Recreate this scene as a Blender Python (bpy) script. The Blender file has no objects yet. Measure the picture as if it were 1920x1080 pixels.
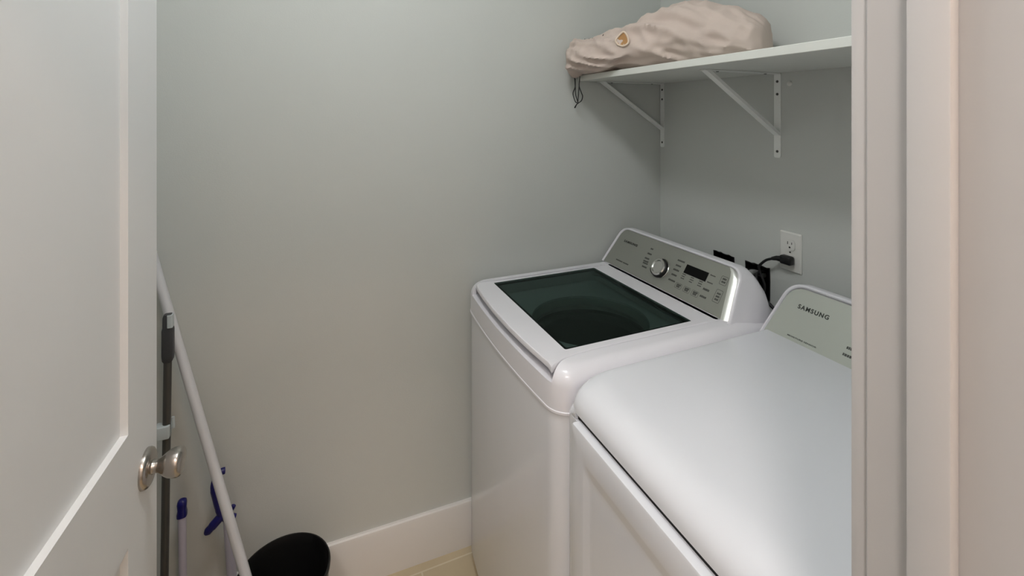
import bpy, bmesh, math, random
from mathutils import Vector, Matrix, noise
random.seed(7)
PI = math.pi
SC = bpy.context.scene
COL = SC.collection

# ------------------------------------------------------------------ camera
cam_data = bpy.data.cameras.new('camera')
cam = bpy.data.objects.new('camera', cam_data)
COL.objects.link(cam)
SC.camera = cam
FPX = 871.0
cam_data.sensor_width = 36.0
cam_data.lens = FPX / 1920 * 36.0
cam_data.shift_y = -(540 - 215) / 1920
cam_data.clip_start = 0.02
RGT = Vector((.3928, .9196, 0)).normalized()
FWD = Vector((-.9196, .3928, 0)).normalized()
UPV = Vector((0, 0, 1))
m = Matrix((RGT, UPV, -FWD)).transposed().to_4x4()
m.translation = Vector((1.643, -1.42, 1.6))
cam.matrix_world = m

# ------------------------------------------------------------------ world, exposure
world = bpy.data.worlds.new('world')
SC.world = world
world.use_nodes = True
world.node_tree.nodes['Background'].inputs[0].default_value = (0.8, 0.85, 0.9, 1)
world.node_tree.nodes['Background'].inputs[1].default_value = 0.05
SC.view_settings.view_transform = 'Standard'
SC.view_settings.look = 'None'
SC.view_settings.gamma = 1
SC.view_settings.use_curve_mapping = False
SC.view_settings.exposure = 0.0
LAMP_ROOM = 46.0       # strength of the laundry room's ceiling lamp diffuser
LAMP_HALL = 88.0        # strength of the hall's ceiling lamp diffuser


# ------------------------------------------------------------------ materials
def lin(c):
    r = []
    for v in c:
        v = v / 255
        r.append(v / 12.92 if v <= .04045 else ((v + .055) / 1.055) ** 2.4)
    return r + [1]


def mat(name, rgb, rough=.5, metal=0., var=.04, scale=6., bump=0., bscale=200., coat=0., stretch=None, spec=.5):
    M = bpy.data.materials.new(name)
    M.use_nodes = True
    nt = M.node_tree
    b = nt.nodes['Principled BSDF']
    b.inputs['Roughness'].default_value = rough
    b.inputs['Metallic'].default_value = metal
    b.inputs['Coat Weight'].default_value = coat
    b.inputs['Coat Roughness'].default_value = .08
    b.inputs['Specular IOR Level'].default_value = spec
    tc = nt.nodes.new('ShaderNodeTexCoord')
    mp = nt.nodes.new('ShaderNodeMapping')
    if stretch:
        mp.inputs['Scale'].default_value = stretch
    nt.links.new(tc.outputs['Object'], mp.inputs[0])
    n = nt.nodes.new('ShaderNodeTexNoise')
    n.inputs['Scale'].default_value = scale
    n.inputs['Detail'].default_value = 4
    nt.links.new(mp.outputs[0], n.inputs[0])
    r = nt.nodes.new('ShaderNodeValToRGB')
    c = lin(rgb)
    r.color_ramp.elements[0].color = [v * (1 - var) for v in c[:3]] + [1]
    r.color_ramp.elements[1].color = [min(1, v * (1 + var)) for v in c[:3]] + [1]
    r.color_ramp.elements[0].position = .3
    r.color_ramp.elements[1].position = .7
    nt.links.new(n.outputs[0], r.inputs[0])
    nt.links.new(r.outputs[0], b.inputs['Base Color'])
    if bump:
        n2 = nt.nodes.new('ShaderNodeTexNoise')
        n2.inputs['Scale'].default_value = bscale
        n2.inputs['Detail'].default_value = 3
        nt.links.new(mp.outputs[0], n2.inputs[0])
        bp = nt.nodes.new('ShaderNodeBump')
        bp.inputs['Strength'].default_value = bump
        bp.inputs['Distance'].default_value = .002
        nt.links.new(n2.outputs[0], bp.inputs['Height'])
        nt.links.new(bp.outputs[0], b.inputs['Normal'])
    return M


M_WALL = mat('sage_grey_wall_paint', (202, 205, 201), .6, var=.01, scale=2, bump=.12, bscale=260)
M_CEIL = mat('ceiling_paint', (232, 232, 228), .8, var=.01)
M_TRIM = mat('white_trim_paint', (222, 219, 215), .38, var=.01)
M_FRAME = mat('dimmed_frame_trim_paint', (184, 183, 182), .42, var=.01)  # trim paint darkened so hall light does not overbrighten the door frame
M_DOOR = mat('white_door_paint', (226, 228, 228), .4, var=.01, bump=.03, bscale=120)
M_WHITE = mat('white_enamel', (232, 234, 239), .22, var=.008, coat=.4)
M_WHITE_P = mat('white_plastic', (233, 232, 237), .28, var=.008, coat=.2)
M_PANEL = mat('silver_control_panel', (158, 160, 152), .36, metal=.55, var=.03, scale=3, stretch=(1, 1, 1))
M_PANEL2 = mat('pale_silver_control_panel', (186, 190, 182), .38, metal=.45, var=.02, scale=3)
M_CHROME = mat('polished_chrome', (214, 214, 210), .16, metal=1., var=.02)
M_TRIMCH = mat('brushed_bright_trim', (222, 224, 218), .34, metal=.75, var=.02)
M_NICKEL = mat('satin_nickel', (176, 170, 164), .24, metal=1., var=.03)
M_BLACK = mat('black_plastic', (14, 14, 15), .4, var=.1)
M_SCREEN = mat('black_display', (4, 4, 5), .35, var=.05, spec=.15)
M_MARK = mat('dark_grey_print', (70, 72, 68), .6, var=.05)
M_LOGO = mat('dark_logo_print', (52, 55, 50), .5, var=.05)
M_DARK = mat('dark_gap_fill', (20, 20, 20), .7, var=.05)
M_TUB = mat('tub_grey_plastic', (150, 155, 152), .4, var=.03)
M_STEEL = mat('drum_steel', (150, 150, 148), .35, metal=.9, var=.05)
M_SHELF = mat('white_melamine', (226, 228, 222), .45, var=.01)
M_BRACKET = mat('white_powder_coat', (242, 244, 241), .35, var=.01)
M_SCREW = mat('dull_steel_screw', (84, 84, 82), .4, metal=.8, var=.05)
M_CORD = mat('black_cord', (16, 16, 18), .5, var=.1)
M_GREYHOSE = mat('grey_hose', (140, 142, 140), .5, var=.04)
M_PLATE = mat('outlet_white', (222, 222, 217), .4, var=.01)
M_BIN = mat('matt_black_plastic', (7, 7, 8), .5, var=.1)
M_BLUE = mat('deep_blue_plastic', (18, 16, 96), .35, var=.08)
M_LILAC = mat('pale_lilac_tube', (190, 186, 200), .4, var=.02)
M_POLE = mat('white_pole_coating', (206, 207, 209), .35, var=.02)
M_GPOLE = mat('dark_grey_metal_tube', (86, 85, 82), .35, metal=.5, var=.05)
M_GRIP = mat('charcoal_grip', (58, 59, 62), .5, var=.05)
M_CLIP = mat('pale_grey_clip', (188, 198, 200), .35, var=.02)
M_BAG = mat('beige_canvas', (206, 190, 180), .85, var=.05, scale=9, bump=.15, bscale=60)
M_BAGRIM = mat('pale_binding', (226, 208, 188), .8, var=.03)
M_BAGIN = mat('tan_lining', (176, 134, 88), .85, var=.08)


def emit(name, rgb, strength):
    M = bpy.data.materials.new(name)
    M.use_nodes = True
    nt = M.node_tree
    nt.nodes.remove(nt.nodes['Principled BSDF'])
    e = nt.nodes.new('ShaderNodeEmission')
    e.inputs[0].default_value = rgb + (1,)
    e.inputs[1].default_value = strength
    nt.links.new(e.outputs[0], nt.nodes['Material Output'].inputs[0])
    return M


def tinted_glass():
    M = bpy.data.materials.new('dark_tinted_glass')
    M.use_nodes = True
    nt = M.node_tree
    nt.nodes.remove(nt.nodes['Principled BSDF'])
    tr = nt.nodes.new('ShaderNodeBsdfTransparent')
    tr.inputs[0].default_value = (.455, .52, .495, 1)
    gl = nt.nodes.new('ShaderNodeBsdfGlossy')
    gl.inputs[0].default_value = (.75, .9, .85, 1)
    gl.inputs['Roughness'].default_value = .03
    lw = nt.nodes.new('ShaderNodeLayerWeight')
    lw.inputs['Blend'].default_value = .5
    pw = nt.nodes.new('ShaderNodeMath')
    pw.operation = 'POWER'
    pw.inputs[1].default_value = 4
    nt.links.new(lw.outputs['Facing'], pw.inputs[0])
    fr = nt.nodes.new('ShaderNodeMath')
    fr.operation = 'MULTIPLY_ADD'
    fr.inputs[1].default_value = .22
    fr.inputs[2].default_value = .015
    nt.links.new(pw.outputs[0], fr.inputs[0])
    mx = nt.nodes.new('ShaderNodeMixShader')
    nt.links.new(fr.outputs[0], mx.inputs[0])
    nt.links.new(tr.outputs[0], mx.inputs[1])
    nt.links.new(gl.outputs[0], mx.inputs[2])
    nt.links.new(mx.outputs[0], nt.nodes['Material Output'].inputs[0])
    return M


M_GLASS = tinted_glass()


def tile_floor():
    M = bpy.data.materials.new('beige_plank_tile')
    M.use_nodes = True
    nt = M.node_tree
    b = nt.nodes['Principled BSDF']
    b.inputs['Roughness'].default_value = .35
    tc = nt.nodes.new('ShaderNodeTexCoord')
    mp = nt.nodes.new('ShaderNodeMapping')
    mp.inputs['Rotation'].default_value = (0, 0, PI / 2)
    mp.inputs['Location'].default_value = (1.028 + 1.2 - .3, -.024 + .3, 0)
    nt.links.new(tc.outputs['Object'], mp.inputs[0])
    br = nt.nodes.new('ShaderNodeTexBrick')
    br.inputs['Color1'].default_value = lin((206, 190, 158))
    br.inputs['Color2'].default_value = lin((198, 184, 154))
    br.inputs['Mortar'].default_value = lin((222, 212, 188))
    br.inputs['Scale'].default_value = 1
    br.inputs['Mortar Size'].default_value = .003
    br.inputs['Brick Width'].default_value = .6
    br.inputs['Row Height'].default_value = .3
    br.offset = .5
    nt.links.new(mp.outputs[0], br.inputs[0])
    n = nt.nodes.new('ShaderNodeTexNoise')
    n.inputs['Scale'].default_value = 7
    n.inputs['Detail'].default_value = 6
    nt.links.new(tc.outputs['Object'], n.inputs[0])
    mx = nt.nodes.new('ShaderNodeMixRGB')
    mx.blend_type = 'MULTIPLY'
    mx.inputs[0].default_value = .25
    nt.links.new(br.outputs[0], mx.inputs[1])
    nt.links.new(n.outputs[0], mx.inputs[2])
    nt.links.new(mx.outputs[0], b.inputs['Base Color'])
    return M


M_FLOOR = tile_floor()


# ------------------------------------------------------------------ object helpers
def base_of(o):
    v = Vector((0, 0, 0))
    while o is not None:
        v = v + o.location
        o = o.parent
    return v


def link_mesh(name, me, mt, parent=None, smooth=None):
    o = bpy.data.objects.new(name, me)
    COL.objects.link(o)
    if mt is not None:
        me.materials.clear()
        me.materials.append(mt)
    if parent is not None:
        off = base_of(parent)
        me.transform(Matrix.Translation(-off))
        o.parent = parent
    if smooth is not None:
        set_smooth(me, smooth)
    return o


def set_smooth(me, deg):
    bm = bmesh.new()
    bm.from_mesh(me)
    a = math.radians(deg)
    for f in bm.faces:
        f.smooth = True
    for e in bm.edges:
        e.smooth = not (len(e.link_faces) == 2 and e.calc_face_angle(0) > a)
    bm.to_mesh(me)
    bm.free()


def obj(name, bm, mt, parent=None, smooth=35):
    me = bpy.data.meshes.new(name)
    bmesh.ops.recalc_face_normals(bm, faces=bm.faces)
    bm.to_mesh(me)
    bm.free()
    return link_mesh(name, me, mt, parent, smooth)


def thing(name, label, cat, loc=(0, 0, 0), group=None):
    o = bpy.data.objects.new(name, None)
    COL.objects.link(o)
    o.location = loc
    o.empty_display_size = .05
    return tag(o, label, cat, group)


def tag(o, label, cat, group=None):
    o['label'] = label
    o['category'] = cat
    if group:
        o['group'] = group
    return o


def struct(name, bm, mt, label=None, parent=None, smooth=30):
    o = obj(name, bm, mt, parent, smooth)
    o['kind'] = 'structure'
    if label:
        o['label'] = label
        o['category'] = name.split('_')[0]
    return o


def dup(root, delta, label):
    r = root.copy()
    COL.objects.link(r)
    r.location = root.location + Vector(delta)
    r['label'] = label
    for ch in list(root.children):
        c = ch.copy()
        COL.objects.link(c)
        c.parent = r
        for g in list(ch.children):
            d = g.copy()
            COL.objects.link(d)
            d.parent = c
    return r


def box(bm, a, b, bev=0., seg=2):
    x0, y0, z0 = a
    x1, y1, z1 = b
    vs = [bm.verts.new(p) for p in ((x0, y0, z0), (x1, y0, z0), (x1, y1, z0), (x0, y1, z0),
                                   (x0, y0, z1), (x1, y0, z1), (x1, y1, z1), (x0, y1, z1))]
    fs = [bm.faces.new([vs[i] for i in q]) for q in
          ((0, 3, 2, 1), (4, 5, 6, 7), (0, 1, 5, 4), (1, 2, 6, 5), (2, 3, 7, 6), (3, 0, 4, 7))]
    if bev:
        es = list({e for f in fs for e in f.edges})
        bmesh.ops.bevel(bm, geom=es, offset=bev, segments=seg, profile=.5, affect='EDGES')
    return vs


def bx(a, b, bev=0., seg=2):
    bm = bmesh.new()
    box(bm, a, b, bev, seg)
    return bm


def loft(bm, rings, cap0=True, cap1=True, closed=True):
    vr = [[bm.verts.new(p) for p in r] for r in rings]
    n = len(rings[0])
    for i in range(len(vr) - 1):
        for j in range(n if closed else n - 1):
            k = (j + 1) % n
            bm.faces.new((vr[i][j], vr[i][k], vr[i + 1][k], vr[i + 1][j]))
    if cap0:
        bm.faces.new(list(reversed(vr[0])))
    if cap1:
        bm.faces.new(vr[-1])
    return vr


def prism(bm, pts, z0, z1):
    loft(bm, [[(x, y, z0) for x, y in pts], [(x, y, z1) for x, y in pts]])


def frame_for(d):
    d = Vector(d).normalized()
    a = Vector((0, 0, 1)) if abs(d.z) < .9 else Vector((1, 0, 0))
    u = d.cross(a).normalized()
    return d, u, d.cross(u).normalized()


def smooth_path(pts, n=8):
    P = [Vector(p) for p in pts]
    out = []
    for i in range(len(P) - 1):
        p0 = P[max(i - 1, 0)]
        p1, p2 = P[i], P[i + 1]
        p3 = P[min(i + 2, len(P) - 1)]
        for k in range(n):
            t = k / n
            out.append(.5 * ((2 * p1) + (p2 - p0) * t + (2 * p0 - 5 * p1 + 4 * p2 - p3) * t * t
                             + (3 * p1 - p0 - 3 * p2 + p3) * t ** 3))
    out.append(P[-1])
    return out


def tube(bm, pts, r, n=12, cap=True):
    P = [Vector(p) for p in pts]
    rs = r if isinstance(r, (list, tuple)) else [r] * len(P)
    d0 = (P[1] - P[0]).normalized()
    _, u, v = frame_for(d0)
    rings = []
    for i, p in enumerate(P):
        d = (P[min(i + 1, len(P) - 1)] - P[max(i - 1, 0)]).normalized()
        u = (u - d * u.dot(d)).normalized()
        v = d.cross(u)
        rings.append([p + rs[i] * (math.cos(2 * PI * k / n) * u + math.sin(2 * PI * k / n) * v) for k in range(n)])
    loft(bm, rings, cap, cap)


def lathe(bm, prof, origin, axis, n=32, cap0=True, cap1=True):
    d, u, v = frame_for(axis)
    o = Vector(origin)
    rings = []
    for h, r in prof:
        rings.append([o + d * h + r * (math.cos(2 * PI * k / n) * u + math.sin(2 * PI * k / n) * v) for k in range(n)])
    loft(bm, rings, cap0, cap1)


def rr(x0, x1, y0, y1, r, bow=0., cs=8, nf=20, rb=None):
    """rounded rectangle, bowed outward on its y0 side; same point count for any size"""
    rb = r if rb is None else rb
    pts = []

    def arc(cx, cy, rad, a0):
        for k in range(cs + 1):
            a = a0 + (PI / 2) * k / cs
            pts.append((cx + rad * math.cos(a), cy + rad * math.sin(a)))
    arc(x0 + r, y0 + r, r, PI)
    for k in range(1, nf):
        pts.append((x0 + r + (x1 - x0 - 2 * r) * k / nf, y0))
    arc(x1 - r, y0 + r, r, 1.5 * PI)
    arc(x1 - rb, y1 - rb, rb, 0)
    arc(x0 + rb, y1 - rb, rb, PI / 2)
    if bow:
        xc, hw, yc = (x0 + x1) / 2, (x1 - x0) / 2, (y0 + y1) / 2
        q = []
        for x, y in pts:
            w = max(0, (yc - y) / (yc - y0)) ** 2
            q.append((x, y - bow * w * max(0, 1 - ((x - xc) / hw) ** 2)))
        pts = q
    return pts


def at_z(pts, z):
    return [(x, y, z) for x, y in pts]


def bm_mesh(bm, name='tmp'):
    me = bpy.data.meshes.new(name)
    bmesh.ops.recalc_face_normals(bm, faces=bm.faces)
    bm.to_mesh(me)
    bm.free()
    return me


def cut(bm, cutters):
    """solid minus solids, as a new mesh"""
    o = bpy.data.objects.new('solid', bm_mesh(bm))
    COL.objects.link(o)
    tmp = []
    for c in cutters:
        co = bpy.data.objects.new('cutter', bm_mesh(c))
        COL.objects.link(co)
        tmp.append(co)
        md = o.modifiers.new('cut', 'BOOLEAN')
        md.object = co
        md.operation = 'DIFFERENCE'
        md.solver = 'EXACT'
    dg = bpy.context.evaluated_depsgraph_get()
    dg.update()
    me = bpy.data.meshes.new_from_object(o.evaluated_get(dg))
    for q in tmp + [o]:
        d = q.data
        bpy.data.objects.remove(q)
        bpy.data.meshes.remove(d)
    return me


def text_obj(name, s, size, mt, parent, mtx, weight=0., space=1., width=None):
    cu = bpy.data.curves.new('txt', 'FONT')
    cu.body = s
    cu.size = size
    cu.offset = weight
    cu.space_character = space
    cu.extrude = .0002
    o = bpy.data.objects.new('txt', cu)
    COL.objects.link(o)
    dg = bpy.context.evaluated_depsgraph_get()
    dg.update()
    me = bpy.data.meshes.new_from_object(o.evaluated_get(dg))
    bpy.data.objects.remove(o)
    bpy.data.curves.remove(cu)
    if width:
        xs = [v.co.x for v in me.vertices]
        k = width / (max(xs) - min(xs))
        me.transform(Matrix.Diagonal((k, 1, 1, 1)))
    me.transform(mtx)
    return link_mesh(name, me, mt, parent)


# ================================================================== SETTING
WX = .022                       # the left wall leans off square by this much per metre
YB = -1.95                      # wall behind the open door
CEIL = 2.75
XD0, XD1 = 1.4155, 1.53         # door wall
YJ0, YJ1 = -1.765, -1.02        # door opening
HX, HY0, HY1 = 2.95, -3.2, 1.0  # hall beyond the door


def wl(y):
    return WX * y


struct('floor', bx((-.3, HY0 - .1, -.1), (HX + .1, HY1 + .1, 0)), M_FLOOR, 'beige rectangular floor tiles with pale grout lines')
struct('ceiling', bx((-.3, HY0 - .1, CEIL), (HX + .1, HY1 + .1, CEIL + .1)), M_CEIL)
bm = bmesh.new()
prism(bm, [(wl(YB - .1), YB - .1), (0, 0), (0, .12), (-.2, .12), (-.2, YB - .1)], 0, CEIL)
struct('wall_left', bm, M_WALL, 'large plain sage grey wall left of the washing machine')


def ragged(x0, x1, z0, z1, a):
    rnd = random.Random(a)
    pts = []
    for k in range(7):
        pts.append((x0 + (x1 - x0) * k / 7, z0))
    for k in range(5):
        pts.append((x1 + rnd.uniform(-.002, .002), z0 + (z1 - z0) * k / 5))
    for k in range(8):
        pts.append((x1 + (x0 - x1) * k / 8, z1 + rnd.uniform(-.0018, .0018)))
    for k in range(5):
        pts.append((x0 + rnd.uniform(-.002, .002), z1 + (z0 - z1) * k / 5))
    return pts


HOLES = [ragged(.302, .396, .99, 1.078, 3), ragged(.446, .54, .965, 1.079, 5)]
cuts = []
for h in HOLES:
    b = bmesh.new()
    loft(b, [[(x, -.05, z) for x, z in h], [(x, .09, z) for x, z in h]])
    cuts.append(b)
me = cut(bx((0, 0, 0), (XD0, .12, CEIL)), cuts)
o = link_mesh('wall_right', me, M_WALL)
o['kind'] = 'structure'
o['label'] = 'short sage grey wall behind the shelf, the outlet and the machines'
o['category'] = 'wall'
struct('wall_rear', bx((wl(YB), YB - .12, 0), (XD0, YB, CEIL)), M_WALL)
bm = bmesh.new()
box(bm, (XD0, YJ1 + .02, 0), (XD1, HY1, CEIL))
box(bm, (XD0, HY0, 0), (XD1, YJ0 - .02, CEIL))
box(bm, (XD0, YJ0 - .02, 2.06), (XD1, YJ1 + .02, CEIL))
struct('wall_front', bm, M_WALL)
struct('wall_hall', bx((HX, HY0, 0), (HX + .1, HY1, CEIL)), M_TRIM)
struct('wall_hall_north', bx((XD1, HY1, 0), (HX, HY1 + .1, CEIL)), M_TRIM)
struct('wall_hall_south', bx((XD1, HY0 - .1, 0), (HX, HY0, CEIL)), M_TRIM)


def board(length_pts, name, label):
    """baseboard from its wall-side line, 165 mm tall with an eased top"""
    (x0, y0), (x1, y1), (nx, ny) = length_pts
    prof = [(0, 0), (.016, 0), (.016, .156), (.013, .163), (.008, .166), (0, .166)]
    bm = bmesh.new()
    loft(bm, [[(x0 + nx * d, y0 + ny * d, z) for d, z in prof], [(x1 + nx * d, y1 + ny * d, z) for d, z in prof]])
    return struct(name, bm, M_TRIM, label, smooth=25)


board(((wl(YB), YB), (0, 0), (1, -WX)), 'baseboard_left', 'tall white baseboard along the large plain wall')
board(((.016, 0), (XD0, 0), (0, -1)), 'baseboard_right', 'white baseboard behind the two machines')
board(((wl(YB) + .016, YB), (XD0, YB), (0, 1)), 'baseboard_rear', 'white baseboard behind the open door')

# door frame: jamb board, stop and casing on the camera's right, and the rest of the frame
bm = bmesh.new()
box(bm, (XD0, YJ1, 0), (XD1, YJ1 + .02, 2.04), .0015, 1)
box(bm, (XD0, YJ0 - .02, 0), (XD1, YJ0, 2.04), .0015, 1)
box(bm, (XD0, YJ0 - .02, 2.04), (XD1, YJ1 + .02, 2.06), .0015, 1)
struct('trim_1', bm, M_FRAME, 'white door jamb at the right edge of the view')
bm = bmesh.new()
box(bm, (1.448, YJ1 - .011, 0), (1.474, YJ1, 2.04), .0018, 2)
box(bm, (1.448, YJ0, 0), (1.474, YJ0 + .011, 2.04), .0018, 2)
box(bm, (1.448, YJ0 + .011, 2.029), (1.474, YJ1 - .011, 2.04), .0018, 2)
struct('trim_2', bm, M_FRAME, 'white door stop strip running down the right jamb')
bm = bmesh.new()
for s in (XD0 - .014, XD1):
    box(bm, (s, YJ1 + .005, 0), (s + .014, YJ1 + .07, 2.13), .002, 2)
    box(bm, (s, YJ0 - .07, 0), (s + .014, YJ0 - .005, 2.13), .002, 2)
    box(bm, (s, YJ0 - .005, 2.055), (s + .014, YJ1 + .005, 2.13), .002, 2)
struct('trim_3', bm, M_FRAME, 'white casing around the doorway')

# ---- the open door (origin at its latch edge, face plane turned towards the machines)
DE = Vector((.629, -1.681, 0))
DD = Vector((.99846, -.05547, 0))       # from the latch edge to the hinges
DN = Vector((.05547, .99846, 0))        # out of the visible face


def dp(a, h, z):
    return DE + DD * a + DN * h + Vector((0, 0, z))


def rect(a0, a1, z0, z1, h):
    return [dp(a0, h, z0), dp(a1, h, z0), dp(a1, h, z1), dp(a0, h, z1)]


A0, A1, DH = -.009, .772, 2.03
T = .035
AP0, AP1 = .109, A1 - .118
PAN = [(.26, .920), (1.098, 1.90)]
bm = bmesh.new()
loft(bm, [rect(A0, A1, .012, DH, 0), rect(A0, A1, .012, DH, -T)])
pockets = []
for z0, z1 in PAN:
    for h0, h1 in ((-.0105, .02), (-T - .02, -T + .0105)):
        c = bmesh.new()
        loft(c, [rect(AP0, AP1, z0, z1, h0), rect(AP0 - .0006, AP1 + .0006, z0 - .0006, z1 + .0006, h1)])
        pockets.append(c)
door_me = cut(bm, pockets)
door = link_mesh('door_1', door_me, M_DOOR, None, 20)
door['kind'] = 'structure'
door['label'] = 'white two panel door standing open at the left'
door['category'] = 'door'
# knob set
KZ, KA = .998, .042
bm = bmesh.new()
for s in (1, -1):
    o0 = dp(KA, 0 if s > 0 else -T, KZ)
    lathe(bm, [(0, .0315), (.004, .0315), (.007, .030), (.0095, .026), (.0105, .019), (.011, .013)], o0, DN * s, 40)
obj('door_rosette', bm, M_NICKEL, door)
bm = bmesh.new()
for s in (1, -1):
    o0 = dp(KA, 0 if s > 0 else -T, KZ)
    lathe(bm, [(.010, .0115), (.016, .0100), (.020, .0105), (.024, .0135), (.029, .0178), (.035, .0212), (.042, .0230), (.048, .0233),
               (.052, .0222), (.0545, .0190), (.0555, .013), (.0558, .006)], o0, DN * s, 40)
obj('door_knob', bm, M_NICKEL, door, smooth=50)
bm = bmesh.new()
p = [dp(A0 - .0008, -.008, KZ - .028), dp(A0 - .0008, -T + .008, KZ - .028), dp(A0 - .0008, -T + .008, KZ + .028), dp(A0 - .0008, -.008, KZ + .028)]
loft(bm, [p, [q + DD * .002 for q in p]])
q0 = dp(A0 - .010, -T / 2, KZ)
lathe(bm, [(0, .007), (.010, .008)], q0, DD, 16)
obj('latch_plate', bm, M_NICKEL, door)
bm = bmesh.new()
for z in (.28, 1.05, 1.80):
    c = dp(A1 + .004, .004, z)
    lathe(bm, [(-.045, .005), (.045, .005)], c, (0, 0, 1), 12)
obj('door_hinge', bm, M_NICKEL, door)


# ---- ceiling lamps, and an added warm hall light
def lamp(x, y, label, strength, rgb):
    t = thing('ceiling_light', label, 'lamp', (x, y, CEIL))
    b = bmesh.new()
    lathe(b, [(0, .16), (.02, .16), (.028, .15)], (x, y, CEIL), (0, 0, -1), 40)
    obj('lamp_base', b, M_NICKEL, t)
    b = bmesh.new()
    lathe(b, [(.028, .148), (.05, .146), (.07, .134), (.088, .108), (.1, .07), (.106, .03)], (x, y, CEIL), (0, 0, -1), 32)
    obj('lamp_diffuser', b, emit('lamp_glow', rgb, strength), t, 60)
    return t


lamp(1.0, -1.30, 'round flush ceiling light above the laundry room floor', LAMP_ROOM, (.98, .99, 1.0))
lamp(2.2, -1.80, 'round flush ceiling light in the hall straight outside the doorway', LAMP_HALL, (1.0, .90, .85))
lamp(2.6, -1.0, 'added out-of-view warm light nearest the hall wall', 48.0, (1.0, .70, .54))  # added unseen light to warm the outer edge of the door stop


# ================================================================== WASHING MACHINE
washer = thing('washing_machine', 'white top load washing machine with dark glass lid beside the plain wall', 'washing machine', (.355, -.53, 0))
X0, X1, YF, YR = .014, .701, -.900, -.150
BOW = .018
bm = bmesh.new()
rings = [at_z(rr(X0 + .012, X1 - .012, YF + .02, YR, .05, BOW), .012), at_z(rr(X0 + .004, X1 - .004, YF + .006, YR, .05, BOW), .03),
         at_z(rr(X0 + .002, X1 - .002, YF + .002, YR, .052, BOW), .05), at_z(rr(X0 + .002, X1 - .002, YF + .002, YR, .052, BOW), .897)]
loft(bm, rings, True, False)
obj('cabinet', bm, M_WHITE, washer, 40)
for fx in (X0 + .07, X1 - .07):
    for fy in (YF + .08, YR - .08):
        bm = bmesh.new()
        lathe(bm, [(0, .02), (.014, .02)], (fx, fy, 0), (0, 0, 1), 16)
        obj('levelling_foot', bm, M_BLACK, washer)

# white moulded top cover, cut for the lid and the drum
bm = bmesh.new()
rings = [at_z(rr(X0 - .0015, X1 + .0015, YF - .0015, YR, .053, BOW), .896), at_z(rr(X0 - .0015, X1 + .0015, YF - .0015, YR, .053, BOW), .901),
         at_z(rr(X0, X1, YF, YR, .052, BOW), .9025), at_z(rr(X0, X1, YF, YR, .052, BOW), .958)]
for k in range(1, 9):
    a = PI / 2 * k / 8
    i = .040 * (1 - math.cos(a))
    rings.append(at_z(rr(X0 + i, X1 - i, YF + i, YR + 0, .052 - i * .6, BOW), .958 + .042 * math.sin(a)))
loft(bm, rings)


def lid_outline(d=0., front=None):
    xl, xr, yb = .080 - d, .630 + d, -.3345 + d
    pts = []
    n = 10
    right = []
    for k in range(n + 1):           # right side running to the back
        y = -.905 + (yb + .905) * (k / n)
        right.append((xr, y))
    # flare at the front corners
    fl = [(xr + .034, -.900), (xr + .026, -.884), (xr + .0165, -.864), (xr + .009, -.842), (xr + .004, -.815), (xr + .001, -.78)]
    side = fl + [(xr, -.70), (xr, -.5), (xr, yb + .01), (xr - .003, yb + .003), (xr - .01, yb)]
    mirror = [(xl + xr - x, y) for x, y in reversed(side[6:])]
    mirror += [(xl - .002, -.78), (xl - .006, -.815), (xl - .011, -.842), (xl - .0125, -.862), (xl - .008, -.879), (xl + .006, -.892)]
    xa, xb = mirror[-1][0], side[0][0]
    xc, hw = (xa + xb) / 2, (xb - xa) / 2
    fr = []
    if front is None:
        for k in range(1, 24):
            x = xa + (xb - xa) * k / 24
            fr.append((x, -.894 - .0165 * (1 - ((x - xc) / hw) ** 2)))
    else:
        fr = [(xa, front), (xb, front)]
    return side + mirror + fr


rec = bmesh.new()
prism(rec, lid_outline(.0022, -1.1), .964, 1.3)
well = bmesh.new()
prism(well, rr(.070, .635, -.855, -.385, .05), .944, 1.25)
hole = bmesh.new()
lathe(hole, [(.8, .186), (1.2, .186)], (.366, -.603, 0), (0, 0, 1), 64)
link_mesh('top_cover', cut(bm, [rec, well, hole]), M_WHITE_P, washer, 32)

bm = bmesh.new()
lo = lid_outline(0)


def shrink(pts, d):
    cx, cy = .355, -.62
    out = []
    n = len(pts)
    for i in range(n):
        a, b = Vector(pts[i - 1]), Vector(pts[(i + 1) % n])
        t = (b - a).normalized()
        nrm = Vector((-t.y, t.x))
        out.append((pts[i][0] + nrm.x * d, pts[i][1] + nrm.y * d))
    return out


loft(bm, [at_z(shrink(lo, .002), .984), at_z(lo, .9865), at_z(lo, .9955), at_z(shrink(lo, .0012), .9985), at_z(shrink(lo, .0035), 1.0)])
gh = bmesh.new()
prism(gh, rr(.0925, .6055, -.8295, -.4075, .006), .9, 1.2)
lid = link_mesh('lid', cut(bm, [gh]), M_WHITE_P, washer, 30)
bm = bmesh.new()
prism(bm, rr(.093, .605, -.829, -.408, .0055), .9945, .9992)
gl = obj('lid_glass', bm, M_GLASS, lid, 30)
gl['label'] = 'dark tinted glass window'
bm = bmesh.new()
fo, fi = rr(.0932, .6048, -.8288, -.4082, .005), rr(.1035, .589, -.816, -.420, .006)
loft(bm, [at_z(fi, .9915), at_z(fo, .9915), at_z(fo, .9938), at_z(fi, .9938), at_z(fi, .9915)], False, False)
obj('lid_glass_border', bm, M_SCREEN, lid, 30)
bm = bmesh.new()
lathe(bm, [(.40, .02), (.40, .225), (.895, .225), (.920, .205), (.938, .1845), (.930, .176), (.915, .172)], (.366, -.603, 0), (0, 0, 1), 64, True, False)
obj('tub_ring', bm, M_TUB, washer, 40)
bm = bmesh.new()
lathe(bm, [(.47, .03), (.46, .185), (.50, .195), (.865, .195), (.885, .186), (.888, .172), (.882, .160), (.870, .158)], (.366, -.603, 0), (0, 0, 1), 64, True, False)
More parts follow.
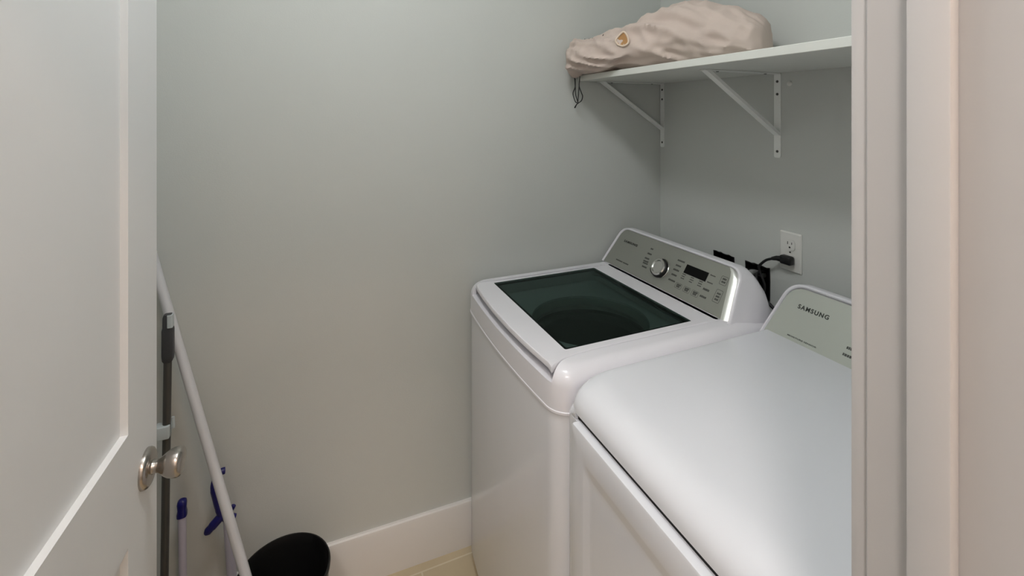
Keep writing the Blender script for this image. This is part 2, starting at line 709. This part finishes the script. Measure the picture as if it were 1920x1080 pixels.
obj('drum', bm, M_STEEL, washer, 40)


# ---- console: ring of a rounded trapezoid between a bottom and a top line
def trap(xb0, xb1, xt0, xt1, base, top, r, cs=7, ns=6):
    L = (Vector(top) - Vector(base)).length
    pts = []
    C = [(xb0, 0), (xb1, 0), (xt1, L), (xt0, L)]
    rad = [.006, .006, r, r]
    for k in range(4):
        p, a, b = Vector(C[k]), Vector(C[k - 1]), Vector(C[(k + 1) % 4])
        d0, d1 = (a - p).normalized(), (b - p).normalized()
        s, e = p + d0 * rad[k], p + d1 * rad[k]
        for i in range(cs + 1):
            t = i / cs
            pts.append((1 - t) ** 2 * s + 2 * t * (1 - t) * p * .93 + 2 * t * (1 - t) * .07 * (s + e) / 2 + t * t * e)
    out = []
    for q in pts:
        t = q.y / L
        out.append((q.x, base[0] + (top[0] - base[0]) * t, base[1] + (top[1] - base[1]) * t))
    return out


class Panel:
    """a sloping panel: u runs right (world x), v up the slope, h out of it"""
    def __init__(s, y0, z0, y1, z1):
        s.o = Vector((0, y0, z0))
        d = Vector((0, y1 - y0, z1 - z0))
        s.L = d.length
        s.v = d.normalized()
        s.n = Vector((0, -s.v.z, s.v.y))

    def p(s, u, v, h=0.):
        return s.o + Vector((u, 0, 0)) + s.v * v + s.n * h

    def yz(s, v, h=0.):
        q = s.p(0, v, h)
        return (q.y, q.z)

    def mtx(s, u, v, h=0.):
        M = Matrix((Vector((1, 0, 0)), s.v, s.n)).transposed().to_4x4()
        M.translation = s.p(u, v, h)
        return M

    def slab(s, bm, pts, h0, h1):
        loft(bm, [[s.p(u, v, h0) for u, v in pts], [s.p(u, v, h1) for u, v in pts]])

    def rect(s, bm, u0, u1, v0, v1, h0=-.001, h1=.0004, sk=0.):
        s.slab(bm, [(u0, v0), (u1, v0), (u1 + sk, v1), (u0 + sk, v1)], h0, h1)

    def outline(s, bm, u0, u1, v0, v1, w=.0012, h1=.0005, r=.004):
        a = rr(u0, u1, v0, v1, r, cs=4, nf=2)
        b = rr(u0 + w, u1 - w, v0 + w, v1 - w, max(r - w, .0008), cs=4, nf=2)
        vo = [bm.verts.new(s.p(u, v, h1)) for u, v in a]
        vi = [bm.verts.new(s.p(u, v, h1)) for u, v in b]
        n = len(a)
        for k in range(n):
            bm.faces.new((vo[k], vo[(k + 1) % n], vi[(k + 1) % n], vi[k]))


WP = Panel(-.322, 1.0, -.235, 1.128)


def console(P, sec_front, back, parent, name='console_housing'):
    """housing: rim around a sunken panel, then the rounded back"""
    b0, b1, t0, t1, r = sec_front
    rings = []
    for off, h, rad in ((0, -.006, r), (0, .003, r), (.0025, .0055, r + .002), (.006, .0045, r + .004), (.009, 0, r + .006)):
        rings.append(trap(b0 - off, b1 + off, t0 - off, t1 + off, P.yz(-.003, h), P.yz(P.L + off, h), rad))
    for (xb0, xb1, xt0, xt1, base, top, rad) in back:
        rings.append(trap(xb0, xb1, xt0, xt1, base, top, rad))
    b = bmesh.new()
    loft(b, rings)
    return obj(name, b, M_WHITE_P, parent, 50)


console(WP, (.031, .659, .053, .626, .034), [
    (.021, .670, .043, .637, (-.318, .975), (-.212, 1.135), .045),
    (.019, .678, .043, .644, (-.290, .970), (-.198, 1.132), .050),
    (.018, .688, .042, .655, (-.250, .965), (-.183, 1.115), .055),
    (.018, .694, .040, .664, (-.210, .960), (-.170, 1.085), .050),
    (.019, .692, .040, .664, (-.180, .955), (-.161, 1.045), .040),
    (.024, .684, .044, .656, (-.160, .950), (-.156, 1.010), .020)], washer)

panel_pts = []
for q in trap(.0325, .630, .0545, .597, (0, 0), (0, WP.L), .032):
    panel_pts.append(q)
# square right side (the bright end trim follows it)
L = WP.L
left = [(x, z) for x, y, z in trap(.0325, .66, .0545, .627, (0, 0), (0, L), .032)]
poly = [p for p in left if p[0] < .5]


def edge_u(v):
    return .630 - (.034 * v / L) - .010 * max(0, (v / L - .85) / .15) ** 2


pp = [(edge_u(L * k / 10), L * k / 10) for k in range(11)]
# order: bottom left .. right edge upwards .. top left
bl = [p for p in poly if p[1] < .03]
tl = [p for p in poly if p[1] >= .03]
ppoly = bl + pp + tl
bm = bmesh.new()
WP.slab(bm, [(u, v if v > .001 else -.0028) for u, v in ppoly], -.012, 0)
wpanel = obj('control_panel', bm, M_PANEL, washer, 30)
# bright end trim: convex strip rolling down to the right
bm = bmesh.new()
rings = []
for k in range(13):
    v = L * k / 12
    u0 = edge_u(v)
    u1 = .6575 - .032 * v / L - .020 * max(0, (v / L - .78) / .22) ** 2.2
    row = []
    for j in range(9):
        t = j / 8
        row.append(WP.p(u0 + (u1 - u0) * t, v, .0012 - .013 * t ** 2.2))
    row += [WP.p(u1, v, -.016), WP.p(u0, v, -.016)]
    rings.append(row)
loft(bm, rings)
obj('end_trim', bm, M_TRIMCH, wpanel, 40)
# dial
bm = bmesh.new()
c = WP.p(.333, .064)
lathe(bm, [(0, .0372), (.003, .0372), (.004, .0358)], c, WP.n, 48)
obj('dial_ring', bm, M_CHROME, wpanel)
bm = bmesh.new()
lathe(bm, [(.003, .0335), (.015, .0315), (.0185, .0285), (.0185, .024), (.0165, .021), (.0165, .004)], c, WP.n, 48)
obj('dial', bm, M_CHROME, wpanel, 28)
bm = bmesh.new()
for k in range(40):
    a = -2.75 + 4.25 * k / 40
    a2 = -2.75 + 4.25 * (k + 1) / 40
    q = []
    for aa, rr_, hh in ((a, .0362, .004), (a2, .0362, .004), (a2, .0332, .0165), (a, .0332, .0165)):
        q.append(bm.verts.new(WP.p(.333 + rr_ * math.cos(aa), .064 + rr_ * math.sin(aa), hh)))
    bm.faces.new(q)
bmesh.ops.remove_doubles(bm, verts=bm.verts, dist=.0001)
g = obj('dial_dark_reflection', bm, M_BLACK, wpanel)  # dark crescent standing for the dark reflection in the chrome dial
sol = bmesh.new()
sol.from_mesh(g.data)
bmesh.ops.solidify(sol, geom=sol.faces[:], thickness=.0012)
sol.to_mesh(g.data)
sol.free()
bm = bmesh.new()
WP.rect(bm, .432, .526, .083, .114, -.002, .0008)
obj('display', bm, M_SCREEN, wpanel)
text_obj('logo', 'SAMSUNG', .0125, M_LOGO, wpanel, WP.mtx(.090, .1040, .0004), .0004, 1.2, .082)


def dashes(P, bm, u, v, w, h=.0042, seed=0):
    rnd = random.Random(seed)
    x = u
    while x < u + w - .002:
        l = rnd.uniform(.003, .0052)
        P.rect(bm, x, min(x + l, u + w), v, v + h * 1.5 * rnd.uniform(.85, 1.0), -.001, .0003, .0004)
        x += l + .0009


rows = [(.098, .0245, .040, .0034), (.142, .0245, .034, .0034),
        (.244, .115, .014, .0042), (.240, .0945, .022, .0042), (.238, .075, .024, .0042), (.238, .0635, .026, .0042), (.240, .056, .026, .0042),
        (.244, .0425, .026, .0042), (.386, .113, .032, .0042), (.388, .0945, .026, .0042), (.386, .078, .028, .0042), (.388, .060, .026, .0042),
        (.386, .040, .030, .0042), (.533, .1085, .020, .0025), (.533, .084, .022, .0025), (.530, .058, .026, .0045), (.530, .034, .026, .0045)]
for u in (.437, .474, .510):
    for j in range(3):
        rows.append((u - .006, .062 + j * .0075, .015, .0022))
for i, (u, v, w, h) in enumerate(rows):
    bm = bmesh.new()
    dashes(WP, bm, u, v, w, h, 10 + i)
    obj('printed_legend', bm, M_MARK, wpanel)
for (u0, u1, v0, v1, n) in ((.574, .600, .094, .122, 2), (.577, .602, .037, .078, 3)):
    bm = bmesh.new()
    WP.outline(bm, u0, u1, v0, v1)
    for j in range(n):
        dashes(WP, bm, u0 + .006, v0 + .007 + j * .0095, (u1 - u0) - .012, .004, int(u0 * 1000) + j)
    obj('panel_button', bm, M_MARK, wpanel)
for i, u in enumerate((.437, .474, .510)):
    bm = bmesh.new()
    WP.outline(bm, u - .014, u + .014, .026, .0445, .001)
    dashes(WP, bm, u - .009, .036, .018, .004, 90 + i)
    dashes(WP, bm, u - .008, .030, .014, .004, 95 + i)
    obj('panel_button', bm, M_MARK, wpanel)

# ================================================================== DRYER
dryer = thing('clothes_dryer', 'white front load clothes dryer with wide flat top nearest the doorway', 'dryer', (1.05, -.5, 0))
DX0, DX1, DYF, DYR = .713, 1.388, -.888, -.10
bm = bmesh.new()
loft(bm, [at_z(rr(DX0 + .01, DX1 - .01, DYF + .012, DYR, .02), .012), at_z(rr(DX0, DX1, DYF, DYR, .022), .03),
          at_z(rr(DX0, DX1, DYF, DYR, .022), .9265)])
obj('cabinet', bm, M_WHITE, dryer, 40)
for fx in (DX0 + .07, DX1 - .07):
    for fy in (DYF + .08, DYR - .08):
        bm = bmesh.new()
        lathe(bm, [(0, .02), (.014, .02)], (fx, fy, 0), (0, 0, 1), 16)
        obj('levelling_foot', bm, M_BLACK, dryer)
bm = bmesh.new()
rings = [at_z(rr(DX0 + .0012, DX1 - .0012, DYF + .0012, DYR, .022, rb=.01), .9275), at_z(rr(DX0, DX1, DYF, DYR, .024, rb=.01), .929),
         at_z(rr(DX0, DX1, DYF, DYR, .034, rb=.01), .938)]
for k in range(11):
    a = PI / 2 * k / 10
    f = .085 * (1 - math.cos(a)) ** 1.15
    q = .016 * (1 - math.cos(a))
    rings.append(at_z(rr(DX0 + q, DX1 - q, DYF + f, DYR + 0, .045 + .005 * math.sin(a), .003 * math.sin(a), rb=.01), .941 + .059 * math.sin(a)))
loft(bm, rings)
link_mesh('top_panel', cut(bm, [bx((.754, -1.2, .80), (1.348, DYF + .030, .9415))]), M_WHITE, dryer, 40)
obj('door_gap_shade', bx((.755, DYF + .0065, .9268), (1.347, DYF + .029, .941)), M_DARK, dryer)  # black strip standing for the shade in the gap above the door

# front door of the dryer: proud slab with a sunken field
bm = bmesh.new()
fx0, fx1, fz0, fz1 = .757, 1.345, .24, .929
yb, yf = DYF + .006, DYF - .014


def fr_ring(i, y, r):
    return [(x, y, z) for x, z in rr(fx0 + i, fx1 - i, fz0 + i, fz1 - i * 1.15, r, cs=5, nf=4)]


loft(bm, [fr_ring(0, yb, .010), fr_ring(0, yf + .005, .010), fr_ring(.0015, yf + .0015, .010), fr_ring(.005, yf, .010),
          fr_ring(.048, yf, .012), fr_ring(.052, yf + .0008, .012), fr_ring(.068, yf + .0050, .014), fr_ring(.072, yf + .0055, .014), fr_ring(.080, yf + .0055, .014)])
ddoor = obj('front_door', bm, M_WHITE, dryer, 30)

DP = Panel(-.265, .985, -.170, 1.120)
console(DP, (.7185, 1.382, .746, 1.3555, .040), [
    (.7125, 1.389, .740, 1.362, (-.258, .968), (-.150, 1.127), .05),
    (.7125, 1.389, .744, 1.360, (-.225, .966), (-.130, 1.118), .05),
    (.7125, 1.389, .744, 1.360, (-.175, .964), (-.115, 1.085), .045),
    (.7125, 1.389, .744, 1.360, (-.120, .962), (-.100, 1.040), .03)], dryer)
bm = bmesh.new()
pts = [(x, z) for x, y, z in trap(.719, 1.3815, .7475, 1.3535, (0, .008), (0, DP.L - .0035), .038)]
DP.slab(bm, pts, -.012, 0)
dpanel = obj('control_panel', bm, M_PANEL2, dryer, 30)
text_obj('logo', 'SAMSUNG', .0165, M_LOGO, dpanel, DP.mtx(.782, .1065, .0004), .00045, 1.25, .082)
text_obj('printed_legend', 'MOISTURE SENSOR', .0052, M_MARK, dpanel, DP.mtx(.785, .0275, .0004), .0001, 1.1, .078)
for i, (u, v, w) in enumerate([(.932, .079, .012), (.925, .058, .024), (.922, .040, .024), (1.25, .12, .03), (1.25, .10, .03), (1.25, .08, .03)]):
    bm = bmesh.new()
    dashes(DP, bm, u, v, w, .0045, 70 + i)
    obj('printed_legend', bm, M_MARK, dpanel)
bm = bmesh.new()
c = DP.p(1.02, .075)
lathe(bm, [(0, .038), (.006, .038), (.008, .034), (.02, .031), (.0215, .027), (.0215, .003)], c, DP.n, 40)
obj('dial', bm, M_CHROME, dpanel, 28)

# ================================================================== SHELF, BRACKETS
SZ0, SZ1, SY = 1.738, 1.760, -.420
bm = bmesh.new()
box(bm, (-.004, SY, SZ0), (1.412, -.0005, SZ1), .0012, 1)
tag(obj('wall_shelf', bm, M_SHELF), 'long white shelf board high on the wall above the machines', 'shelf')


def bracket(x0, label):
    w = .024
    t = thing('shelf_bracket', label, 'bracket', (x0 + w / 2, 0, 1.457), 'white metal shelf brackets')
    b = bmesh.new()
    pts = rr(x0, x0 + w, 1.457, 1.7365, .006, cs=4, nf=2)
    loft(b, [[(x, -.0005, z) for x, z in pts], [(x, -.0035, z) for x, z in pts]])
    obj('wall_leg', b, M_BRACKET, t, 20)
    b = bmesh.new()
    box(b, (x0, -.335, 1.7340), (x0 + w, -.0035, 1.7375), .0008, 1)
    obj('shelf_arm', b, M_BRACKET, t, 20)
    b = bmesh.new()
    # channel-section brace
    P0, P1 = Vector((0, -.322, 1.7335)), Vector((0, -.004, 1.530))
    d = (P1 - P0).normalized()
    nrm = Vector((0, d.z, -d.y)) * -1
    prof = [(x0 + .001, 0), (x0 + w - .001, 0), (x0 + w - .001, .010), (x0 + w - .003, .010), (x0 + w - .003, .002), (x0 + .003, .002), (x0 + .003, .010), (x0 + .001, .010)]
    rings = []
    for pnt in (P0, P1):
        rings.append([(u, pnt.y + nrm.y * h, pnt.z + nrm.z * h) for u, h in prof])
    loft(b, rings)
    obj('diagonal_brace', b, M_BRACKET, t, 20)
    for z in (1.71, 1.668, 1.535, 1.478):
        b = bmesh.new()
        lathe(b, [(.0034, .0046), (.0048, .0042), (.0056, .0022)], (x0 + w / 2, 0, z), (0, -1, 0), 14)
        s = obj('screw', b, M_SCREW, t, 50)
    for y in (-.27, -.06):
        b = bmesh.new()
        lathe(b, [(.0, .0046), (.0014, .0042), (.002, .0022)], (x0 + w / 2, y, 1.734), (0, 0, -1), 14)
        obj('screw', b, M_SCREW, t, 50)
    return t


br = bracket(.004, 'white diagonal shelf bracket in the room corner, below the bag')
dup(br, (.554, 0, 0), 'white diagonal shelf bracket right of the corner, above the wall outlet')
bm = bmesh.new()
lathe(bm, [(0, .0085), (.003, .0085), (.005, .006), (.0055, .002)], (.612, 0, 1.700), (0, -1, 0), 20)
tag(obj('wall_anchor', bm, M_PLATE), 'small round white screw anchor under the shelf, right of a bracket', 'anchor')

# ================================================================== BAG ON THE SHELF
BA = Vector((.05, -.43, 0))
BX = Vector((.885, .466, 0)).normalized()
BN = Vector((.466, -.885, 0)).normalized()
SEC = [(-.052, 1.838, .012, .012), (-.050, 1.864, .042, .036), (-.040, 1.888, .066, .040), (-.010, 1.894, .092, .050), (.04, 1.893, .112, .070), (.10, 1.896, .122, .085), (.16, 1.905, .128, .10),
       (.24, 1.930, .128, .11), (.32, 1.958, .124, .12), (.41, 1.970, .122, .12), (.48, 1.957, .122, .115), (.58, 1.926, .116, .10),
       (.635, 1.900, .104, .085), (.657, 1.884, .092, .070), (.662, 1.868, .075, .05), (.664, 1.835, .02, .02)]


def bag_sec(t):
    for i in range(len(SEC) - 1):
        a, b = SEC[i], SEC[i + 1]
        if t <= b[0]:
            k = (t - a[0]) / (b[0] - a[0])
            return [a[j] + (b[j] - a[j]) * k for j in (1, 2, 3)]
    return list(SEC[-1][1:])


def bag_point(t, th):
    zt, wf, wb = bag_sec(t)
    zc = 1.762 + (zt - 1.762) * .46
    c, s = math.cos(th), math.sin(th)
    e = .82
    cx = math.copysign(abs(c) ** e, c)
    sz = math.copysign(abs(s) ** e, s)
    w = wf if c > 0 else wb
    if s < 0:
        w *= 1 - .30 * s * s
    p = BA + BX * t + BN * (w * cx)
    z = zc + (zt - zc) * sz if s > 0 else zc + (zc - 1.762) * sz
    if c > 0 and s > -.2:
        w2 = max(0, s)
        p = p - BN * (.018 * w2 * c)
    return Vector((p.x, p.y, z))


bm = bmesh.new()
NT, NA = 120, 96
ts = [-.052 + .716 * (i / NT) for i in range(NT + 1)]
rings = []
for t in ts:
    r = []
    for j in range(NA):
        th = 2 * PI * j / NA
        p = bag_point(t, th)
        zt, wf, wb = bag_sec(t)
        cen = BA + BX * t
        cen = Vector((cen.x, cen.y, 1.762 + (zt - 1.762) * .46))
        d = (p - cen)
        if d.length > 1e-5:
            d.normalize()
        q = Vector((t * 7, th * .9, 0))
        # long diagonal folds plus crumples
        e = noise.noise(Vector((t * 9 + math.sin(th) * 2.6 + 4.1, math.cos(th) * 1.3 - t * 3, 2.3)))
        fold = (1 - abs(e) * 1.5) - .45
        e2 = noise.noise(Vector((p.x * 15 + p.z * 16, p.y * 17 - p.z * 9, p.z * 20 + 3)))
        fold2 = (1 - abs(e2) * 1.6) - .4
        amt = min(1, min(t + .052, .664 - t) / .03 + .1)
        up = .25 + .75 * max(0, min(1, (p.z - 1.765) / .03))
        p = p + d * (fold * .024 + fold2 * .013 + noise.noise(p * 9) * .006) * amt * up
        # gathered neck near the left end
        p = p - d * .007 * math.exp(-((t - .0) / .010) ** 2)
        if p.y < SY - .006 and math.sin(th) < .1:
            p.z -= min(.011, (SY - .006 - p.y) * .55)
        elif p.z < SZ1 + .0015:
            p.z = SZ1 + .0015
        p.x = max(p.x, wl(p.y) + .004)
        p.y = min(p.y, -.012)
        r.append(p)
    rings.append(r)
loft(bm, rings)
bag = obj('drawstring_bag', bm, M_BAG, None, 70)
tag(bag, 'crumpled beige fabric bag with black drawstring lying on the shelf', 'bag')


def bag_surface(t, th, lift):
    i = max(0, min(NT, round((t + .052) / .716 * NT)))
    j = round(th / (2 * PI) * NA) % NA
    zt = bag_sec(t)[0]
    cen = BA + BX * t
    cen = Vector((cen.x, cen.y, 1.762 + (zt - 1.762) * .46))
    d = (rings[i][j] - cen).normalized()
    return rings[i][j] + d * lift, d


# opening with a pale bound rim on the near side
c, d = bag_surface(.235, .10, -.001)
dd, u, v = frame_for(d)
shape = [(-.015, .016), (.006, .022), (.023, .012), (.019, -.010), (.004, -.028), (-.013, -.016), (-.024, 0)]
loop = [c + u * (-a) * 1.0 + v * b + dd * .004 for a, b in shape]
lp = smooth_path(loop + [loop[0]], 6)
bm = bmesh.new()
tube(bm, lp, .0034, 8, False)
r_ = obj('bound_opening', bm, M_BAGRIM, bag, 60)
r_['label'] = 'pale bound rim of a small opening'
bm = bmesh.new()
vs = [bm.verts.new(q + dd * -.001) for q in lp[:-1]]
cv = bm.verts.new(c + dd * .0005)
for k in range(len(vs)):
    bm.faces.new((vs[k], vs[(k + 1) % len(vs)], cv))
obj('lining', bm, M_BAGIN, r_, 60)
for k, (t, th) in enumerate(((.045, .95), (.062, .98), (.075, 1.02), (.118, 1.15))):
    c, d = bag_surface(t, th, .0015)
    bm = bmesh.new()
    q = Vector((.0045, -.001, .0025))
    tube(bm, [c - q, c, c + q], .0013, 6)
    obj('black_stitch', bm, M_CORD, bag, 50)
c0 = Vector((.030, -.4725, 1.775))
bm = bmesh.new()
tube(bm, smooth_path([(.046, -.462, 1.7745), (.022, -.459, 1.768), (.012, -.447, 1.745), (.016, -.447, 1.715), (.022, -.448, 1.68), (.038, -.449, 1.652), (.040, -.449, 1.648)], 7), .0019, 8)
tube(bm, smooth_path([(.012, -.445, 1.745), (.024, -.452, 1.712), (.012, -.455, 1.685), (.026, -.452, 1.652), (.041, -.449, 1.647)], 7), .0019, 8)
tube(bm, smooth_path([(.050, -.446, 1.752), (.050, -.448, 1.735), (.050, -.449, 1.712), (.068, -.449, 1.684), (.075, -.449, 1.672), (.066, -.449, 1.655), (.041, -.449, 1.646)], 7), .0019, 8)
tube(bm, smooth_path([(.050, -.449, 1.718), (.047, -.450, 1.69), (.040, -.449, 1.655), (.041, -.449, 1.646)], 7), .0019, 8)
tube(bm, smooth_path([(.041, -.449, 1.646), (.030, -.449, 1.641), (.016, -.449, 1.628)], 5), [.0028, .0030, .0024, .0022, .0022, .0022, .0022, .0024, .0026, .0030, .0026], 8)
dr = obj('drawstring', bm, M_CORD, bag, 60)
dr['label'] = 'black drawstring hanging over the shelf edge'

# ================================================================== WALL BOXES, OUTLET, CORDS
labels = ['rough black wall cutout behind the washer console, partly hidden by it', 'rough black wall cutout nearer the outlet, with cords coming out of it']
for h, lb in zip(HOLES, labels):
    cx = sum(p[0] for p in h) / len(h)
    cz = sum(p[1] for p in h) / len(h)
    bm = bmesh.new()

    def rg(k, y, dx=0):
        return [(cx + (x - cx) * k, y, cz + (z - cz) * k) for x, z in h]
    loft(bm, [rg(.985, .088), rg(.985, -.001), rg(1.02, -.001), rg(1.02, -.003), rg(.95, -.003), rg(.93, .0), rg(.92, .075)], True, True)
    tag(obj('wall_box', bm, M_BLACK, None, 30), lb, 'wall box', 'black wall boxes behind the machines')

op = thing('wall_outlet', 'white electrical outlet plate on the wall above the dryer', 'outlet', (.617, 0, 1.156))
bm = bmesh.new()
pts = rr(.580, .654, 1.093, 1.220, .003, cs=4, nf=4)
pi_ = rr(.584, .650, 1.097, 1.216, .003, cs=4, nf=4)
loft(bm, [[(x, -.0002, z) for x, z in pts], [(x, -.003, z) for x, z in pts], [(x, -.0062, z) for x, z in pi_]])
plate = obj('cover_plate', bm, M_PLATE, op, 20)
for zc in (1.180, 1.132):
    bm = bmesh.new()
    pts = rr(.6, .634, zc - .0175, zc + .0175, .010, cs=6, nf=4)
    loft(bm, [[(x, -.006, z) for x, z in pts], [(x, -.0082, z) for x, z in pts]])
    s = obj('socket', bm, M_PLATE, op, 20)
    bm = bmesh.new()
    box(bm, (.6092, -.0086, zc + .001), (.6112, -.007, zc + .010))
    box(bm, (.6228, -.0086, zc + .002), (.6248, -.007, zc + .009))
    lathe(bm, [(.007, .0030), (.0086, .0030)], (.617, 0, zc - .008), (0, -1, 0), 12)
    obj('slot', bm, M_DARK, s, 30)
bm = bmesh.new()
lathe(bm, [(.006, .003), (.0075, .0025)], (.617, 0, 1.156), (0, -1, 0), 12)
obj('screw', bm, M_SCREW, op)

pc = thing('power_cord', 'black power cord plugged into the white wall outlet', 'cord', (.617, -.01, 1.132))
bm = bmesh.new()
box(bm, (.598, -.034, 1.119), (.636, -.0095, 1.147), .006, 3)
tube(bm, [(.602, -.024, 1.132), (.586, -.028, 1.131), (.572, -.031, 1.126)], [.0105, .008, .0055], 12)
obj('plug', bm, M_BLACK, pc, 40)
bm = bmesh.new()
tube(bm, smooth_path([(.575, -.031, 1.127), (.555, -.035, 1.117), (.537, -.036, 1.10), (.527, -.036, 1.085), (.535, -.035, 1.06), (.548, -.035, 1.03),
                      (.542, -.036, 1.0), (.53, -.036, .97), (.52, -.037, .90), (.50, -.03, .72)], 8), .0042, 10)
obj('cable', bm, M_CORD, pc, 60)
bm = bmesh.new()
tube(bm, smooth_path([(.505, .03, 1.055), (.512, -.015, 1.060), (.528, -.050, 1.055), (.540, -.056, 1.03), (.552, -.058, 1.005), (.60, -.058, .975), (.66, -.058, .94), (.74, -.058, .88), (.80, -.058, .70)], 8), .0055, 10)
tag(obj('dryer_cable', bm, M_CORD, None, 60), 'thick black cable running from the wall cutout down behind the dryer', 'cable')
bm = bmesh.new()
tube(bm, smooth_path([(.486, .04, 1.035), (.489, -.02, 1.054), (.493, -.043, 1.045), (.495, -.052, 1.00), (.495, -.052, .95), (.495, -.052, .8)], 8), .0095, 12)
tag(obj('drain_hose', bm, M_GREYHOSE, None, 60), 'grey hose coming out of the wall cutout behind the washer', 'hose')
bm = bmesh.new()
tube(bm, smooth_path([(.462, .03, 1.045), (.462, -.02, 1.052), (.460, -.042, 1.035), (.458, -.048, 1.00), (.458, -.048, .95), (.458, -.048, .8)], 8), .0065, 12)
tag(obj('supply_hose', bm, M_BLACK, None, 60), 'black hose coming out of the wall cutout beside the grey hose', 'hose')

# ================================================================== POLES, MOPS, BIN BEHIND THE DOOR
pole = thing('broomstick', 'long white pole leaning from the black bin up to the wall behind the door', 'pole', (.293, -1.485, .02))
P0, P1 = Vector((.2933, -1.4854, .03)), Vector((-.0242, -1.8628, 1.220))
bm = bmesh.new()
tube(bm, [P0 + (P1 - P0) * .012, P0 + (P1 - P0) * .985], .0127, 20)
obj('shaft', bm, M_POLE, pole, 50)
bm = bmesh.new()
tube(bm, [P0, P0 + (P1 - P0) * .02], [.0132, .0132], 20)
obj('end_cap', bm, M_PLATE, pole, 40)
bm = bmesh.new()
tube(bm, [P0 + (P1 - P0) * .978, P0 + (P1 - P0) * .992, P1], [.0132, .0127, .0080], 20)
obj('end_cap', bm, M_PLATE, pole, 40)

MX = .078
mop = thing('flat_mop', 'dark grey mop pole with charcoal grip hanging upright beside the door edge', 'mop', (MX, -1.80, 0))
bm = bmesh.new()
tube(bm, [(MX, -1.804, .05), (MX, -1.793, .935)], .0098, 16)
obj('tube', bm, M_GPOLE, mop, 50)
bm = bmesh.new()
loft(bm, [[(x, y, z) for x, y in rr(MX - a, MX + a, -1.7925 - b, -1.7925 + b, min(a, b) * .5, cs=4, nf=2)] for z, a, b in
          ((.912, .009, .009), (.919, .013, .0125), (.932, .0145, .0135), (1.002, .0140, .0135), (1.010, .0120, .0118), (1.037, .0115, .0115), (1.045, .009, .009))])
obj('grip', bm, M_GRIP, mop, 40)
bm = bmesh.new()
loft(bm, [[(x, y, z) for x, y in rr(MX - .005, MX + .016, -1.792, -1.779, .003, cs=3, nf=2)] for z in (1.011, 1.0445)])
obj('hanging_tab', bm, M_CLIP, mop, 30)
bm = bmesh.new()
box(bm, (MX - .04, -1.835, .002), (MX + .24, -1.775, .022), .006, 2)
tube(bm, [(MX, -1.804, .02), (MX, -1.804, .06)], .014, 12)
obj('mop_head', bm, M_GRIP, mop, 40)

CZ = .724
bm = bmesh.new()
box(bm, (MX - .014, -1.8215, CZ - .019), (MX + .016, -1.7865, CZ + .017), .0035, 3)
tube(bm, [(MX - .012, -1.7835, CZ - .004), (MX - .012, -1.7835, CZ + .026)], [.005, .004], 10)
cl = obj('collar', bm, M_CLIP, mop, 30)
cl['label'] = 'pale grey plastic collar'

br2 = thing('scrub_brush', 'short pale stick with a blue cap standing by the wall', 'brush', (.03, -1.77, 0))
bm = bmesh.new()
tube(bm, [(.030, -1.7655, .03), (.030, -1.7705, .445)], [.0085, .0105], 16)
obj('handle', bm, M_LILAC, br2, 50)
bm = bmesh.new()
loft(bm, [[(x, y, z) for x, y in rr(.030 - a, .030 + a, -1.7705 - b, -1.7705 + b, min(a, b) * .7, cs=4, nf=2)] for z, a, b in
          ((.438, .0122, .0125), (.446, .0125, .0128), (.458, .011, .0105), (.474, .012, .012), (.482, .0105, .0105), (.486, .006, .006))])
cp = obj('cap', bm, M_BLUE, br2, 40)
cp['label'] = 'deep blue cap'
bm = bmesh.new()
box(bm, (.002, -1.772, 0), (.050, -1.72, .04), .006, 2)
obj('brush_head', bm, M_BLUE, br2, 40)

sm = thing('spray_mop', 'spray mop with a blue trigger handle standing behind the white pole', 'mop', (.03, -1.65, 0))
bm = bmesh.new()
tube(bm, [(.030, -1.636, .03), (.030, -1.655, .395)], [.012, .014], 16)
obj('tube', bm, M_LILAC, sm, 50)
bm = bmesh.new()
tube(bm, smooth_path([(.030, -1.640, .385), (.031, -1.664, .402), (.033, -1.676, .430), (.033, -1.684, .465), (.033, -1.690, .50), (.033, -1.684, .524), (.031, -1.675, .536), (.028, -1.664, .536)], 6),
     [.013] * 5 + [.0125] * 8 + [.0115] * 10 + [.0105] * 10 + [.0095] * 10, 14)
hg = obj('grip', bm, M_BLUE, sm, 50)
hg['label'] = 'deep blue curved grip'
bm = bmesh.new()
tube(bm, smooth_path([(.032, -1.662, .412), (.035, -1.678, .402), (.038, -1.697, .385), (.040, -1.712, .372)], 6),
     [.012] * 6 + [.0125] * 6 + [.011] * 4 + [.009, .007, .005], 14)
tube(bm, smooth_path([(.030, -1.656, .405), (.029, -1.646, .415), (.028, -1.641, .424)], 4), .0065, 10)
obj('trigger', bm, M_BLUE, sm, 50)
bm = bmesh.new()
box(bm, (.002, -1.70, 0), (.060, -1.60, .035), .008, 2)
obj('mop_head', bm, M_LILAC, sm, 40)

# round black bin standing on the floor
tb = thing('waste_bin', 'round black plastic waste bin standing on the tiles by the left wall', 'bin', (.233, -1.4965, 0))
bm = bmesh.new()
lathe(bm, [(0, .095), (.004, .100), (.335, .1165), (.340, .120), (.350, .121), (.354, .1195), (.354, .1165), (.345, .114), (.335, .1125), (.012, .0965)], (.233, -1.4965, 0), (0, 0, 1), 64)
obj('bin_body', bm, M_BIN, tb, 40)
